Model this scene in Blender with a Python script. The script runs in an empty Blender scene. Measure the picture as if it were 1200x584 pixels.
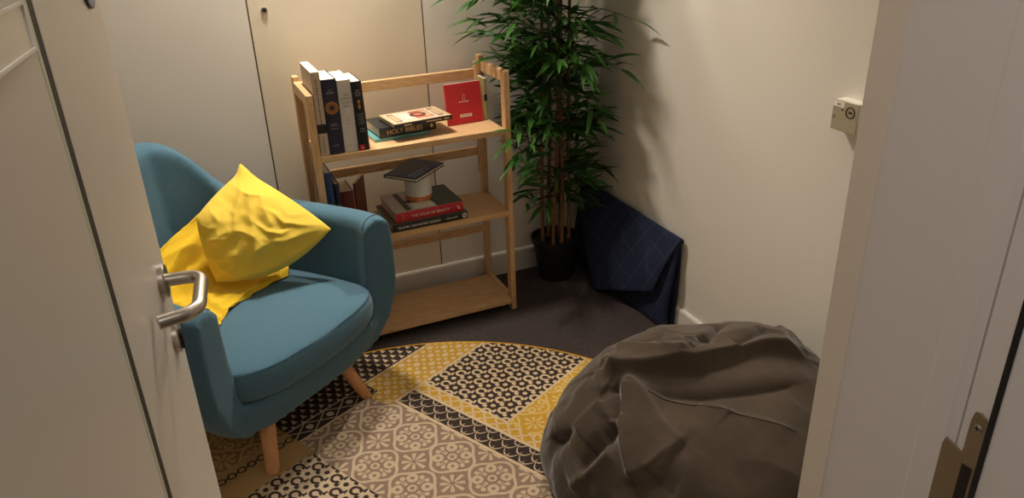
import bpy, bmesh, math, random
import numpy as np
from mathutils import Vector, Matrix, noise as mnoise

C = bpy.context.scene.collection
PI = math.pi
random.seed(7)

# ------------------------------------------------------------------ colours / materials
def lin(c):
    return tuple(((v/255)/12.92 if v/255 <= .04045 else ((v/255+.055)/1.055)**2.4) for v in c) + (1.0,)

class V:
    """tiny expression wrapper over shader math nodes"""
    nt = None
    def __init__(s, x): s.x = x
    @staticmethod
    def op(o, *a):
        nd = V.nt.nodes.new('ShaderNodeMath'); nd.operation = o
        for i, v in enumerate(a):
            v = v.x if isinstance(v, V) else v
            if isinstance(v, (int, float)): nd.inputs[i].default_value = v
            else: V.nt.links.new(v, nd.inputs[i])
        return V(nd.outputs[0])
    def __add__(s, o): return V.op('ADD', s, o)
    __radd__ = __add__
    def __sub__(s, o): return V.op('SUBTRACT', s, o)
    def __rsub__(s, o): return V.op('SUBTRACT', o, s)
    def __mul__(s, o): return V.op('MULTIPLY', s, o)
    __rmul__ = __mul__
    def __truediv__(s, o): return V.op('DIVIDE', s, o)
    def __lt__(s, o): return V.op('LESS_THAN', s, o)
    def __gt__(s, o): return V.op('GREATER_THAN', s, o)
def vabs(a): return V.op('ABSOLUTE', a)
def vfloor(a): return V.op('FLOOR', a)
def vfrac(a): return V.op('FRACT', a)
def vmin(a, b): return V.op('MINIMUM', a, b)
def vmax(a, b): return V.op('MAXIMUM', a, b)
def vsqrt(a): return V.op('SQRT', a)
def vcos(a): return V.op('COSINE', a)
def hyp(a, b): return vsqrt(a*a + b*b)
def cell(a, per): return (vfrac(a*(1.0/per) + 0.5) - 0.5)*per      # centred on multiples of the period
def band(a, lo, hi): return (a > lo)*(a < hi)

def mat(name, col, rough=.6, metal=0.0, bump=None, bscale=200, bstr=.2, var=0.0, vscale=8, sheen=0.0, spec=None, stretch=None, col2=None, coat=0):
    m = bpy.data.materials.new(name); m.use_nodes = True
    nt = m.node_tree; b = nt.nodes['Principled BSDF']
    b.inputs['Base Color'].default_value = lin(col)
    b.inputs['Roughness'].default_value = rough; b.inputs['Metallic'].default_value = metal
    if sheen:
        b.inputs['Sheen Weight'].default_value = sheen
        b.inputs['Sheen Roughness'].default_value = .4
    if spec is not None: b.inputs['Specular IOR Level'].default_value = spec
    if coat: b.inputs['Coat Weight'].default_value = coat
    tc = nt.nodes.new('ShaderNodeTexCoord'); src = tc.outputs['Object']
    if stretch:
        mp = nt.nodes.new('ShaderNodeMapping'); mp.inputs['Scale'].default_value = stretch
        nt.links.new(src, mp.inputs[0]); src = mp.outputs[0]
    if var or col2:
        n = nt.nodes.new('ShaderNodeTexNoise'); n.inputs['Scale'].default_value = vscale; n.inputs['Detail'].default_value = 6
        nt.links.new(src, n.inputs[0])
        mx = nt.nodes.new('ShaderNodeMix'); mx.data_type = 'RGBA'
        a = lin(col); c2 = lin(col2) if col2 else tuple(min(1, v*(1-var)) for v in a[:3])+(1,)
        mx.inputs[6].default_value = a; mx.inputs[7].default_value = c2
        rp = nt.nodes.new('ShaderNodeMapRange'); rp.inputs[1].default_value = .35; rp.inputs[2].default_value = .65
        nt.links.new(n.outputs[0], rp.inputs[0]); nt.links.new(rp.outputs[0], mx.inputs[0])
        nt.links.new(mx.outputs[2], b.inputs['Base Color'])
    if bump:
        n2 = nt.nodes.new('ShaderNodeTexNoise'); n2.inputs['Scale'].default_value = bscale; n2.inputs['Detail'].default_value = 3
        nt.links.new(src, n2.inputs[0])
        bp = nt.nodes.new('ShaderNodeBump'); bp.inputs['Strength'].default_value = bstr; bp.inputs['Distance'].default_value = bump
        nt.links.new(n2.outputs[0], bp.inputs['Height']); nt.links.new(bp.outputs[0], b.inputs['Normal'])
    return m

M = {}
M['wall'] = mat('wall_paint', (227, 221, 211), .55, bump=.0006, bscale=90, bstr=.15)
M['cupboard'] = mat('cupboard_laminate', (228, 216, 194), .42, bump=.0003, bscale=140, bstr=.1)
M['ceil'] = mat('ceiling_paint', (235, 230, 220), .8)
M['seam'] = mat('seam_shadow_gap', (96, 76, 48), .8)
M['trim'] = mat('gloss_white_trim', (228, 222, 214), .35)
M['frame'] = mat('frame_lacquer', (224, 217, 213), .38)
M['door'] = mat('door_lacquer', (216, 209, 200), .42, bump=.0003, bscale=60, bstr=.1)
M['groove'] = mat('groove_rubber', (52, 46, 36), .7)
M['dooredge'] = mat('door_edge_bead', (196, 200, 184), .4)
M['label'] = mat('clear_label_cover', (214, 208, 196), .2)
M['steel'] = mat('brushed_steel', (188, 180, 172), .34, 1.0, bump=.0003, bscale=300, bstr=.1, stretch=(1, 1, 12))
M['nickel'] = mat('satin_nickel_plate', (158, 145, 122), .42, 1.0)
M['plate'] = mat('satin_silver_plate', (196, 187, 164), .4, .45)
M['darkmetal'] = mat('dark_metal', (60, 56, 52), .45, .8)
M['gasket'] = mat('black_rubber', (18, 18, 18), .6)
M['blue_disc'] = mat('grey_blue_enamel', (96, 106, 150), .35)
M['carpet'] = mat('grey_carpet', (76, 68, 66), .95, bump=.003, bscale=420, bstr=.6, var=.22, vscale=60, spec=.1)
M['corr'] = mat('corridor_carpet', (98, 90, 84), .95)
M['wood'] = mat('oiled_oak', (226, 190, 144), .42, col2=(206, 164, 114), vscale=7, stretch=(3, 22, 22), bump=.0004, bscale=30, bstr=.15)
M['wood_v'] = mat('oiled_oak_upright', (224, 186, 140), .42, col2=(204, 160, 110), vscale=7, stretch=(22, 22, 3), bump=.0004, bscale=30, bstr=.15)
M['legwood'] = mat('beech_leg', (206, 152, 104), .4, col2=(194, 138, 92), vscale=6, stretch=(14, 14, 2))
M['teal'] = mat('teal_wool_fabric', (82, 117, 136), .92, bump=.0012, bscale=520, bstr=.5, var=.16, vscale=260, sheen=.25, spec=.15)
M['seamthread'] = mat('teal_seam', (66, 100, 118), .9)
M['yellow'] = mat('yellow_velvet', (239, 206, 78), .78, bump=.0006, bscale=60, bstr=.25, var=.07, vscale=5, sheen=.45, spec=.2)
M['yellow2'] = mat('yellow_throw_cloth', (236, 196, 44), .8, bump=.0006, bscale=50, bstr=.25, var=.08, vscale=6, sheen=.35, spec=.2)
M['suede'] = mat('taupe_suede', (78, 67, 56), .9, bump=.001, bscale=120, bstr=.3, var=.25, vscale=7, sheen=.3, spec=.15)
M['suedeseam'] = mat('taupe_seam', (58, 48, 40), .9)
M['pot'] = mat('black_plastic_pot', (24, 24, 24), .5)
M['soil'] = mat('dark_moss', (34, 40, 22), .95, bump=.01, bscale=90, bstr=1, var=.5, vscale=40)
M['cane'] = mat('bamboo_cane', (150, 108, 70), .6, col2=(108, 74, 44), vscale=5, stretch=(20, 20, 4))
M['twig'] = mat('green_twig', (66, 84, 40), .6)
M['paper'] = mat('book_pages', (238, 228, 206), .85, var=.08, vscale=40, stretch=(.3, .3, 14))
M['white'] = mat('white_paper', (240, 236, 228), .7)
M['plastic_white'] = mat('white_plastic', (232, 228, 220), .5)
M['orange'] = mat('orange_cork_base', (214, 130, 62), .55, var=.1, vscale=30)
def plain(n, c, r=.5):
    if n not in M: M[n] = mat(n, c, r)
    return M[n]
plain('cream_cover', (198, 178, 156)); plain('navy_cover', (34, 32, 60)); plain('white_cover', (214, 208, 204)); plain('black_cover', (24, 22, 24), .38)
plain('gold_ink', (206, 140, 56), .4); plain('pale_ink', (190, 184, 176)); plain('grey_ink', (120, 118, 120)); plain('red_ink', (186, 34, 34))
plain('teal_cover', (104, 172, 176)); plain('charcoal_cover', (40, 44, 44), .42); plain('gold_letters', (216, 184, 130), .4)
plain('tan_cover', (202, 172, 130)); plain('brown_ink', (96, 52, 34)); plain('rose_ink', (188, 112, 96)); plain('ivory', (232, 222, 204))
plain('red_cover', (196, 38, 44), .55); plain('olive_cover', (176, 164, 112)); plain('crimson_cover', (186, 32, 52), .4)
plain('slate_cover', (62, 72, 68), .4); plain('photo_grey', (186, 180, 172), .4); plain('photo_dark', (70, 44, 38), .4); plain('photo_green', (64, 96, 70), .4)
plain('darkblue_cover', (38, 60, 104), .45); plain('midnight_cover', (28, 38, 52), .4); plain('oxblood_cover', (104, 36, 30)); plain('brown_cover', (110, 58, 38)); plain('royal_ink', (38, 66, 130), .45)
plain('moss_ink', (96, 84, 46)); plain('pale_blue', (150, 170, 186)); plain('map_green', (140, 148, 128))

# ------------------------------------------------------------------ object helpers
def obj(name, bm, m, parent=None, smooth=False, bevel=0, mats=None, sharp=40):
    me = bpy.data.meshes.new(name)
    if isinstance(bm, bmesh.types.BMesh):
        bmesh.ops.recalc_face_normals(bm, faces=bm.faces)
        bm.to_mesh(me); bm.free()
    else:
        me.from_pydata(*bm)
    for k in (mats or [m]): me.materials.append(k)
    if smooth:
        for p in me.polygons: p.use_smooth = True
        if sharp < 180:
            me.set_sharp_from_angle(angle=math.radians(sharp))
    o = bpy.data.objects.new(name, me); C.objects.link(o)
    if parent: o.parent = parent
    if bevel:
        md = o.modifiers.new('bevel', 'BEVEL'); md.width = bevel; md.segments = 2; md.limit_method = 'ANGLE'; md.angle_limit = math.radians(40)
    return o
def tag(o, label, cat, group=None):
    o['label'] = label; o['category'] = cat
    if group: o['group'] = group
    return o
def thing(name, label, cat, loc=(0, 0, 0), rot=(0, 0, 0), group=None):
    o = bpy.data.objects.new(name, None); C.objects.link(o); o.empty_display_size = .05
    o.location = loc; o.rotation_euler = rot
    return tag(o, label, cat, group)
def struct(name, bm, m, parent=None, **k):
    o = obj(name, bm, m, parent, **k)
    if not parent: o['kind'] = 'structure'
    return o
def box(bm, a, b, mi=0):
    x0, y0, z0 = a; x1, y1, z1 = b
    vs = [bm.verts.new(p) for p in ((x0,y0,z0),(x1,y0,z0),(x1,y1,z0),(x0,y1,z0),(x0,y0,z1),(x1,y0,z1),(x1,y1,z1),(x0,y1,z1))]
    for f in ((0,3,2,1),(4,5,6,7),(0,1,5,4),(1,2,6,5),(2,3,7,6),(3,0,4,7)):
        fc = bm.faces.new([vs[i] for i in f]); fc.material_index = mi
    return bm
def bx(a, b): return box(bmesh.new(), a, b)
def prism(bm, pts, z0, z1):
    lo = [bm.verts.new((x, y, z0)) for x, y in pts]; hi = [bm.verts.new((x, y, z1)) for x, y in pts]
    n = len(pts)
    bm.faces.new(lo[::-1]); bm.faces.new(hi)
    for i in range(n): bm.faces.new((lo[i], lo[(i+1) % n], hi[(i+1) % n], hi[i]))
    return bm
def ring_loft(bm, rings, cap=True, closed=True):
    R = [[bm.verts.new(p) for p in r] for r in rings]
    n = len(R[0])
    for a, b in zip(R[:-1], R[1:]):
        for i in range(n if closed else n-1):
            bm.faces.new((a[i], a[(i+1) % n], b[(i+1) % n], b[i]))
    if cap:
        bm.faces.new(R[0][::-1]); bm.faces.new(R[-1])
    return bm
def tube(bm, pts, rad, seg=12, cap=True):
    pts = [Vector(p) for p in pts]; rings = []
    prev = None
    for i, p in enumerate(pts):
        t = (pts[min(i+1, len(pts)-1)] - pts[max(i-1, 0)]).normalized()
        if prev is None: nrm = t.orthogonal().normalized()
        else: nrm = (prev - t*prev.dot(t)).normalized()
        prev = nrm; b = t.cross(nrm)
        r = rad[i] if isinstance(rad, (list, tuple)) else rad
        rings.append([p + nrm*(r*math.cos(2*PI*k/seg)) + b*(r*math.sin(2*PI*k/seg)) for k in range(seg)])
    return ring_loft(bm, rings, cap)
def lathe(bm, prof, seg=32, c=(0, 0, 0)):
    return ring_loft(bm, [[(c[0]+r*math.cos(2*PI*k/seg), c[1]+r*math.sin(2*PI*k/seg), c[2]+z) for k in range(seg)] for r, z in prof])
def grid_mesh(P, closed_u=False):
    """P[i][j] points -> pydata"""
    n, m = len(P), len(P[0]); vs = [tuple(p) for r in P for p in r]; fs = []
    for i in range(n-1):
        for j in range(m if closed_u else m-1):
            j2 = (j+1) % m
            fs.append((i*m+j, i*m+j2, (i+1)*m+j2, (i+1)*m+j))
    return vs, [], fs
def cat(pts, t):
    """Catmull-Rom through pts (numpy), t in [0,1]"""
    pts = np.asarray(pts, float); n = len(pts)-1; x = min(max(t, 0), 1)*n; i = min(int(x), n-1); f = x-i
    p0 = pts[i-1] if i > 0 else 2*pts[0]-pts[1]; p1 = pts[i]; p2 = pts[i+1]; p3 = pts[i+2] if i+2 <= n else 2*pts[n]-pts[n-1]
    return .5*((2*p1)+(-p0+p2)*f+(2*p0-5*p1+4*p2-p3)*f*f+(-p0+3*p1-3*p2+p3)*f**3)
def interp(x, xs, ys): return float(np.interp(x, xs, ys))
def sm(x):
    x = min(max(x, 0), 1); return x*x*(3-2*x)
def text(parent, name, body, size, origin, d, up, m, ext=.0002, align='CENTER'):
    cu = bpy.data.curves.new(name, 'FONT'); cu.body = body; cu.size = size; cu.extrude = ext; cu.align_x = align; cu.align_y = 'CENTER'
    cu.materials.append(m)
    o = bpy.data.objects.new(name, cu); C.objects.link(o); o.parent = parent
    d = Vector(d).normalized(); up = Vector(up).normalized(); nn = d.cross(up)
    o.matrix_local = Matrix(((d.x, up.x, nn.x, origin[0]), (d.y, up.y, nn.y, origin[1]), (d.z, up.z, nn.z, origin[2]), (0, 0, 0, 1)))
    return o

# ------------------------------------------------------------------ camera (position, heading and lens of the photograph)
H = 1.55; F = 900.0
RX = Vector((0.9127994, -0.19802466, 0.3571883)); RY = Vector((-0.40726022, -0.3758161, 0.83240697)); RZ = Vector((-0.0306, -0.90528918, -0.42369228))
R3 = Matrix((RX, RY, RZ))
cd = bpy.data.cameras.new('camera'); cam = bpy.data.objects.new('camera', cd); C.objects.link(cam)
cd.sensor_width = 36; cd.lens = 36*F/1200; cd.clip_start = .02
mw = (R3 @ Matrix.Diagonal((1, -1, -1))).to_4x4(); mw.translation = (0, 0, H); cam.matrix_world = mw
bpy.context.scene.camera = cam
def ray(u, v): return R3 @ Vector((u-600, v-292, F))

# ------------------------------------------------------------------ the room
YW, XW, ZC = 2.84, 1.575, 2.45
YF0, YF1 = .34, .552            # the entrance wall's two faces
XL = -1.15
struct('floor', bx((XL-.1, YF0-.02, -.08), (XW+.1, YW+.1, 0)), M['carpet'])
struct('ceiling', bx((XL-.1, -1.7, ZC), (XW+.6, YW+.1, ZC+.1)), M['ceil'])
S1, S2 = .272, .8895            # the two seams of the flush cupboard door
bm = bmesh.new()
box(bm, (XL-.1, YW, 0), (S1-.0025, YW+.08, ZC)); box(bm, (S2+.0025, YW, 0), (XW+.1, YW+.08, ZC)); box(bm, (S1-.0025, YW, 2.1), (S2+.0025, YW+.08, ZC))
struct('wall_back', bm, M['wall'])
d2 = struct('door_2', bx((S1+.0025, YW, .012), (S2-.0025, YW+.022, 2.096)), M['cupboard'], bevel=.0008)
obj('seam_backing', bx((S1-.0024, YW+.0035, .012), (S1+.0024, YW+.02, 2.096)), M['seam'], d2)
obj('seam_backing', bx((S2-.0024, YW+.0035, .012), (S2+.0024, YW+.02, 2.096)), M['seam'], d2)
bm = bmesh.new(); tube(bm, [(.3263, YW, 1.2027), (.3263, YW-.006, 1.2027)], .0105, 24)
lk = obj('lock', bm, M['steel'], d2, smooth=True)
bm = bmesh.new(); tube(bm, [(.3263, YW-.0055, 1.2027), (.3263, YW-.0075, 1.2027)], .0062, 20); obj('lock_core', bm, M['darkmetal'], lk, smooth=True)
obj('keyhole', bx((.3255, YW-.0082, 1.1985), (.3271, YW-.0074, 1.207)), M['gasket'], lk)
struct('wall_right', bx((XW, YF1-.1, 0), (XW+.1, YW+.1, ZC)), M['wall'])
struct('wall_left', bx((XL-.1, YF0, 0), (XL, YW+.1, ZC)), M['wall'])
def skirting(name, a, b, nrm):
    prof = [(0, 0), (.014, 0), (.014, .094), (.011, .101), (.004, .103), (0, .103)]
    bm = bmesh.new(); rings = []
    for p in (a, b): rings.append([(p[0]+nrm[0]*d, p[1]+nrm[1]*d, z) for d, z in prof])
    ring_loft(bm, rings); return struct(name, bm, M['trim'])
skirting('baseboard_back', (XL, YW), (XW, YW), (0, -1))
skirting('baseboard_right', (XW, YW-.015), (XW, YF1), (-1, 0))
# entrance wall with its opening (x -.2 .. .62)
JX = .622; HX = -.195
bm = bmesh.new()
box(bm, (JX+.03, YF0, 0), (XW+.6, YF1-.012, ZC)); box(bm, (XL-.1, YF0, 0), (HX-.03, YF1-.012, ZC)); box(bm, (HX-.03, YF0, 2.11), (JX+.03, YF1-.012, ZC))
struct('wall_front', bm, M['wall'])
# right frame: one moulded profile, room side (y .552) to corridor side (y .19)
prof = [(JX+.0008, .5165), (JX+.0008, .4165), (JX-.0005, .413), (JX-.0005, .387), (JX+.001, .384), (JX+.001, .3755), (JX+.006, .3752),
        (JX+.006, .3738), (JX+.001, .3735), (JX+.001, .3475), (JX-.006, .3465), (JX-.006, .3395), (JX-.0075, .3385), (JX-.0075, .22), (JX+.04, .215), (JX+.12, .215), (JX+.12, .335), (JX+.029, .335), (JX+.029, .5165)]
t1 = struct('trim_1', prism(bmesh.new(), prof, 0, 2.1), M['frame'])
obj('gasket', bx((JX-.0085, .3405, 0), (JX-.0055, .3455, 2.08)), M['gasket'], t1)
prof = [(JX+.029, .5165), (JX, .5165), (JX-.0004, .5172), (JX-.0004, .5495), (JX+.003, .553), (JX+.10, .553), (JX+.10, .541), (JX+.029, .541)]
M['casing'] = mat('casing_warm_light_tint', (226, 215, 198), .42)  # frame white made creamier: the room's warm light on this strip, put into its colour
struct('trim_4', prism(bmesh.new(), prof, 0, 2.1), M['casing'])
# strike plate on the frame
zs = 1.097
pl = [(.3485, .86), (.3485, zs-.012), (.352, zs-.003), (.358, zs), (.3635, zs-.002), (.3655, zs-.012), (.3655, zs-.045), (.3665, zs-.051), (.3845, zs-.046), (.3865, zs-.055), (.3865, .86)]
bm = bmesh.new()
A = [bm.verts.new((JX-.0012, y, z)) for y, z in pl]; B = [bm.verts.new((JX+.0008, y, z)) for y, z in pl]
bm.faces.new(A); bm.faces.new(B[::-1])
for i in range(len(pl)): bm.faces.new((A[i], A[(i+1) % len(pl)], B[(i+1) % len(pl)], B[i]))
sp = obj('strike_plate', bm, M['nickel'], t1, bevel=.0004)
obj('strike_slot', bx((JX-.002, .3525, .90), (JX-.0008, .3625, zs-.062)), M['darkmetal'], sp)
bm = bmesh.new(); tube(bm, [(JX-.001, .3573, zs-.0165), (JX-.0028, .3573, zs-.0165)], [.0043, .0036], 16); sc = obj('screw', bm, M['steel'], sp, smooth=True)
bm = bmesh.new(); box(bm, (JX-.0031, .3568, zs-.0195), (JX-.0027, .3578, zs-.0135)); box(bm, (JX-.0031, .3543, zs-.017), (JX-.0027, .3603, zs-.016)); obj('screw_cross', bm, M['gasket'], sc)
# left frame and head
prof = [(HX, .552), (HX-.03, .552), (HX-.03, .335), (HX-.12, .335), (HX-.12, .215), (HX-.02, .215), (HX+.004, .22), (HX+.004, .338), (HX, .34)]
struct('trim_2', prism(bmesh.new(), prof, 0, 2.1), M['frame'])
struct('trim_3', bx((HX-.03, .3385, 2.08), (JX+.029, .552, 2.11)), M['frame'])
# corridor behind the camera
struct('floor_corridor', bx((-1.25, -1.7, -.08), (XW+.6, YF0-.02, 0)), M['corr'])
struct('wall_corridor', bx((-1.25, -1.75, 0), (XW+.6, -1.65, ZC)), M['wall'])
struct('wall_corridor_left', bx((-1.3, -1.7, 0), (-1.2, YF0, ZC)), M['wall'])
struct('wall_corridor_right', bx((XW+.5, -1.7, 0), (XW+.6, YF0, ZC)), M['wall'])

# ------------------------------------------------------------------ open door leaf
TH = math.radians(6)
EX, EY = -.0719, 1.1978                      # free edge of the leaf
W = .84
d1 = bpy.data.objects.new('door_1', None); C.objects.link(d1); d1['kind'] = 'structure'
d1.location = (EX, EY, 0); d1.rotation_euler = (0, 0, -TH)   # local y along the leaf towards the free edge, local x out of the visible face
T = .044
bm = bmesh.new(); box(bm, (-T, -.334, .014), (0, 0, 2.05)); obj('door_panel', bm, M['door'], d1, bevel=.0015)
bm = bmesh.new(); box(bm, (-T, -W, .014), (0, -.358, 2.05)); obj('door_panel', bm, M['door'], d1, bevel=.0015)
obj('groove_strip', bx((-T+.004, -.358, .014), (-.0006, -.334, 2.05)), M['groove'], d1)
obj('edge_bead', bx((-.003, -.3680, .014), (.0005, -.3570, 2.05)), M['dooredge'], d1, bevel=.0006)
# name slot beside the groove
bm = bmesh.new(); box(bm, (0, -.60, 1.4345), (.0022, -.3835, 1.4735))
sl = obj('label_holder', bm, M['label'], d1, bevel=.0006)
bm = bmesh.new(); box(bm, (.002, -.60, 1.4325), (.0045, -.381, 1.4355)); box(bm, (.002, -.60, 1.4725), (.0045, -.381, 1.4755)); box(bm, (.002, -.3845, 1.4325), (.0040, -.381, 1.4755))
obj('holder_rim', bm, M['white'], sl)
bm = bmesh.new(); tube(bm, [(0, -.062, 1.471), (.003, -.062, 1.471)], .0405, 40); dsc = obj('round_sign', bm, M['darkmetal'], d1, smooth=True)
bm = bmesh.new(); tube(bm, [(.003, -.062, 1.471), (.0036, -.062, 1.471)], .0375, 40); obj('sign_face', bm, M['blue_disc'], dsc, smooth=True)
hd = bpy.data.objects.new('lever_handle', None); C.objects.link(hd); hd.parent = d1; hd.location = (0, -.06, 1.042)
bm = bmesh.new(); lathe(bm, [(.0262, 0), (.0262, .007), (.0245, .0088), (.001, .009)], 40); 
for v_ in bm.verts: v_.co = Vector((v_.co.z, v_.co.x, v_.co.y))
obj('rose', bm, M['steel'], hd, smooth=True)
def arc_path(corners, r):
    """polyline with rounded corners"""
    out = [Vector(corners[0])]
    for i in range(1, len(corners)-1):
        p = Vector(corners[i]); a_ = (Vector(corners[i-1])-p).normalized(); b_ = (Vector(corners[i+1])-p).normalized()
        for k_ in range(9):
            t = k_/8; out.append(p + a_*(r*(1-t)**2) + b_*(r*t**2))
    return out + [Vector(corners[-1])]
pts = arc_path([(.008, 0, 0), (.058, 0, 0), (.058, -.116, 0), (.008, -.132, 0)], .026)
bm = bmesh.new(); tube(bm, pts, .0098, 20); obj('lever', bm, M['steel'], hd, smooth=True)
bm = bmesh.new(); lathe(bm, [(.0255, 0), (.0255, .0065), (.024, .008), (.001, .0082)], 36)
for v_ in bm.verts: v_.co = Vector((v_.co.z, v_.co.x-.06, v_.co.y+.946))
es = obj('escutcheon', bm, M['steel'], d1, smooth=True)
bm = bmesh.new(); tube(bm, [(.008, -.06, .951), (.0125, -.06, .951)], .0085, 18); box(bm, (.008, -.0645, .926), (.0125, -.0555, .951)); obj('key_cylinder', bm, M['darkmetal'], es)

# ------------------------------------------------------------------ key switch box on the right wall
k = thing('key_switch', 'grey metal key switch box mounted on the white wall above the bean bag', 'switch', (XW, 1.408, 1.001))
obj('back_box', bx((-.034, -.040, -.038), (0, .040, .038)), M['plastic_white'], k, bevel=.001)
fp = obj('faceplate', bx((-.040, -.041, -.039), (-.034, .041, .039)), M['plate'], k, bevel=.0012)
obj('paper_label', bx((-.0405, .004, .022), (-.0399, .039, .036)), M['white'], fp)
bm = bmesh.new(); tube(bm, [(-.0405, -.018+.0135*math.cos(2*PI*k_/28), .014+.0135*math.sin(2*PI*k_/28)) for k_ in range(29)], .0016, 6)
obj('key_ring', bm, M['darkmetal'], k, smooth=True)
obj('key_slot', bx((-.0415, -.0235, .0115), (-.0400, -.0125, .0165)), M['darkmetal'], k)
for yy, zz, r_ in ((.034, -.004, .0042), (.008, .016, .0024)):
    bm = bmesh.new(); tube(bm, [(-.0399, yy, zz), (-.0412, yy, zz)], r_, 14); obj('screw', bm, M['steel' if r_ > .003 else 'darkmetal'], k, smooth=True)
bm = bmesh.new(); box(bm, (-.0411, .017, .026), (-.0404, .0185, .032)); box(bm, (-.0411, .0185, .0275), (-.0404, .0225, .0290)); box(bm, (-.0411, .0225, .026), (-.0404, .0265, .0305)); obj('label_mark', bm, M['grey_ink'], fp)

# ------------------------------------------------------------------ round patchwork rug
RA = math.radians(27.3); RC = (.3887, 1.5099); RR = .950
def rug_material():
    m = bpy.data.materials.new('patchwork_rug'); m.use_nodes = True; nt = m.node_tree; V.nt = nt
    b = nt.nodes['Principled BSDF']; b.inputs['Roughness'].default_value = .95; b.inputs['Specular IOR Level'].default_value = .1
    tc = nt.nodes.new('ShaderNodeTexCoord'); sx = nt.nodes.new('ShaderNodeSeparateXYZ')
    # slight woven wobble of the coordinates
    nz = nt.nodes.new('ShaderNodeTexNoise'); nz.inputs['Scale'].default_value = 60; nt.links.new(tc.outputs['Object'], nz.inputs[0])
    ad = nt.nodes.new('ShaderNodeVectorMath'); ad.operation = 'MULTIPLY_ADD'
    nt.links.new(nz.outputs['Color'], ad.inputs[0]); ad.inputs[1].default_value = (.004, .004, 0); nt.links.new(tc.outputs['Object'], ad.inputs[2])
    nt.links.new(ad.outputs[0], sx.inputs[0])
    p = V(sx.outputs[0]) - .002; q = (V(sx.outputs[1]) - .002)*-1.0
    CRE, MUS, DRK, TAU, BRN, BEI = lin((204, 180, 146)), lin((190, 148, 56)), lin((60, 50, 46)), lin((138, 117, 101)), lin((146, 112, 70)), lin((190, 169, 142))
    def mixc(f, a, c):
        nd = nt.nodes.new('ShaderNodeMix'); nd.data_type = 'RGBA'; nt.links.new(f.x, nd.inputs[0])
        for i, k_ in ((6, a), (7, c)):
            if isinstance(k_, tuple): nd.inputs[i].default_value = k_
            else: nt.links.new(k_, nd.inputs[i])
        return nd.outputs[2]
    def lattice(p0, q0, pp, qq):
        a = cell(p-p0, pp), cell(q-q0, qq); c = cell(p-(p0+pp/2), pp), cell(q-(q0+qq/2), qq)
        near = hyp(*c) < hyp(*a)
        return tuple(a[i] + (c[i]-a[i])*near for i in (0, 1))
    def ringpat(p0, q0):
        x, y = lattice(p0, q0, .077, .085)
        d = hyp(x, y*.92)
        ring = band(d, .0095, .0185)*(1-((vabs(x) < .003)*(y > 0)))
        horn = band(vabs(x), .010, .0165)*band(y, .012, .027)
        x2, y2 = lattice(p0+.0385, q0, .077, .085)
        blob = (hyp(x2, y2) < .0085)
        x3, y3 = lattice(p0+.019, q0+.021, .077, .085)
        bit = (hyp(x3*1.0, y3*1.9) < .0085)
        x4, y4 = lattice(p0-.019, q0+.021, .077, .085)
        bit2 = (hyp(x4*1.9, y4*1.0) < .0085)
        return vmax(vmax(ring, horn), vmax(vmax(bit, bit2), blob))
    def medallion(p0, q0, pp, qq):
        x, y = cell(p-p0, pp), cell(q-q0, qq)
        r = hyp(x, y); c4 = (x*x*x*x - 6.0*(x*x*y*y) + y*y*y*y)/(r*r*r*r + 1e-9)   # cos 4 theta
        sc = pp/.168
        rout = (.0715 + .007*c4)*sc
        out = band(r-rout, -.006*sc, .0035*sc)
        ax, ay = vabs(x), vabs(y)
        dd = hyp(ax-.030*sc, ay-.030*sc)
        fl = band(dd, .0062*sc, .0175*sc)
        bars = ((vmin(ax, ay) < .0055*sc)*band(vmax(ax, ay), .022*sc, .050*sc))*(1-((vmin(ax, ay) < .002*sc)*band(vmax(ax, ay), .030*sc, .050*sc)))
        hub = band(r, .007*sc, .0145*sc)
        tips = (hyp(vmax(ax, ay)-.050*sc, vmin(ax, ay)-.010*sc) < .0075*sc)
        A_ = vmax(vmax(out, fl), vmax(vmax(bars, hub), tips))
        x, y = cell(p-(p0+pp/2), pp), cell(q-(q0+qq/2), qq)
        r = hyp(x, y); c4 = (x*x*x*x - 6.0*(x*x*y*y) + y*y*y*y)/(r*r*r*r + 1e-9)
        c8 = 2.0*(c4*c4) - 1.0
        pet = (r < (.040 + .004*c4)*sc)*(c8 > -.25)*(r > .006*sc)*((r - .028*sc) < .03*c8)
        return vmax(A_, pet)
    def scales():
        u = (p-.351)*(1/.027)
        res = None
        for k_ in (0, 1):
            row = vfloor(u) - k_
            xx = (vfrac(q*(1/.058) + row*.5) - .5)*2.0
            e = row + 1.75 - 1.75*vsqrt(vmax(1.0 - xx*xx*.98, 0.02)) 
            hit = (vabs(u-e) < .12) if k_ == 0 else (vabs(u-e) < .12)
            res = hit if res is None else vmax(res, hit)
        return res
    def dots():
        res = None
        for i, (pp, qq, r_) in enumerate(((.036, .040, .0088), (.036, .040, .0066))):
            x, y = cell(p+.018*i, pp), cell(q+.02*i, qq)
            h = (hyp(x*.95, y) < r_); res = h if res is None else vmax(res, h)
        x, y = lattice(.0, .0, .072, .080); res = vmax(res, hyp(x*.85, y) < .0112)
        return res
    def tris(p0, q0, a, c_):
        res = None
        for i in (0, 1):
            x, y = cell(p-p0-a/2*i, a), cell(q-q0-c_/2*i, c_)
            h = (vabs(x) < (y + c_*.26)*.55*(a/c_))*(y < c_*.20)
            res = h if res is None else vmax(res, h)
        return res
    f_ring = ringpat(.555, -.475); f_med = medallion(.249, -.157, .168, .157); f_scale = scales(); f_dots = dots(); f_tri = tris(.453, -.769, .037, .055)
    f_scroll = medallion(.60, .02, .15, .15)
    # small chain and diamond bands
    x, y = cell(p, .034), q+.622
    f_chain = vmax(band(hyp(x, y), .009, .0145), (vabs(y) < .003)*(vabs(x) > .012))
    x, y = cell(p, .082), q+.624
    dm = vabs(x)*(1/.041) + vabs(y)*(1/.030)
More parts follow.
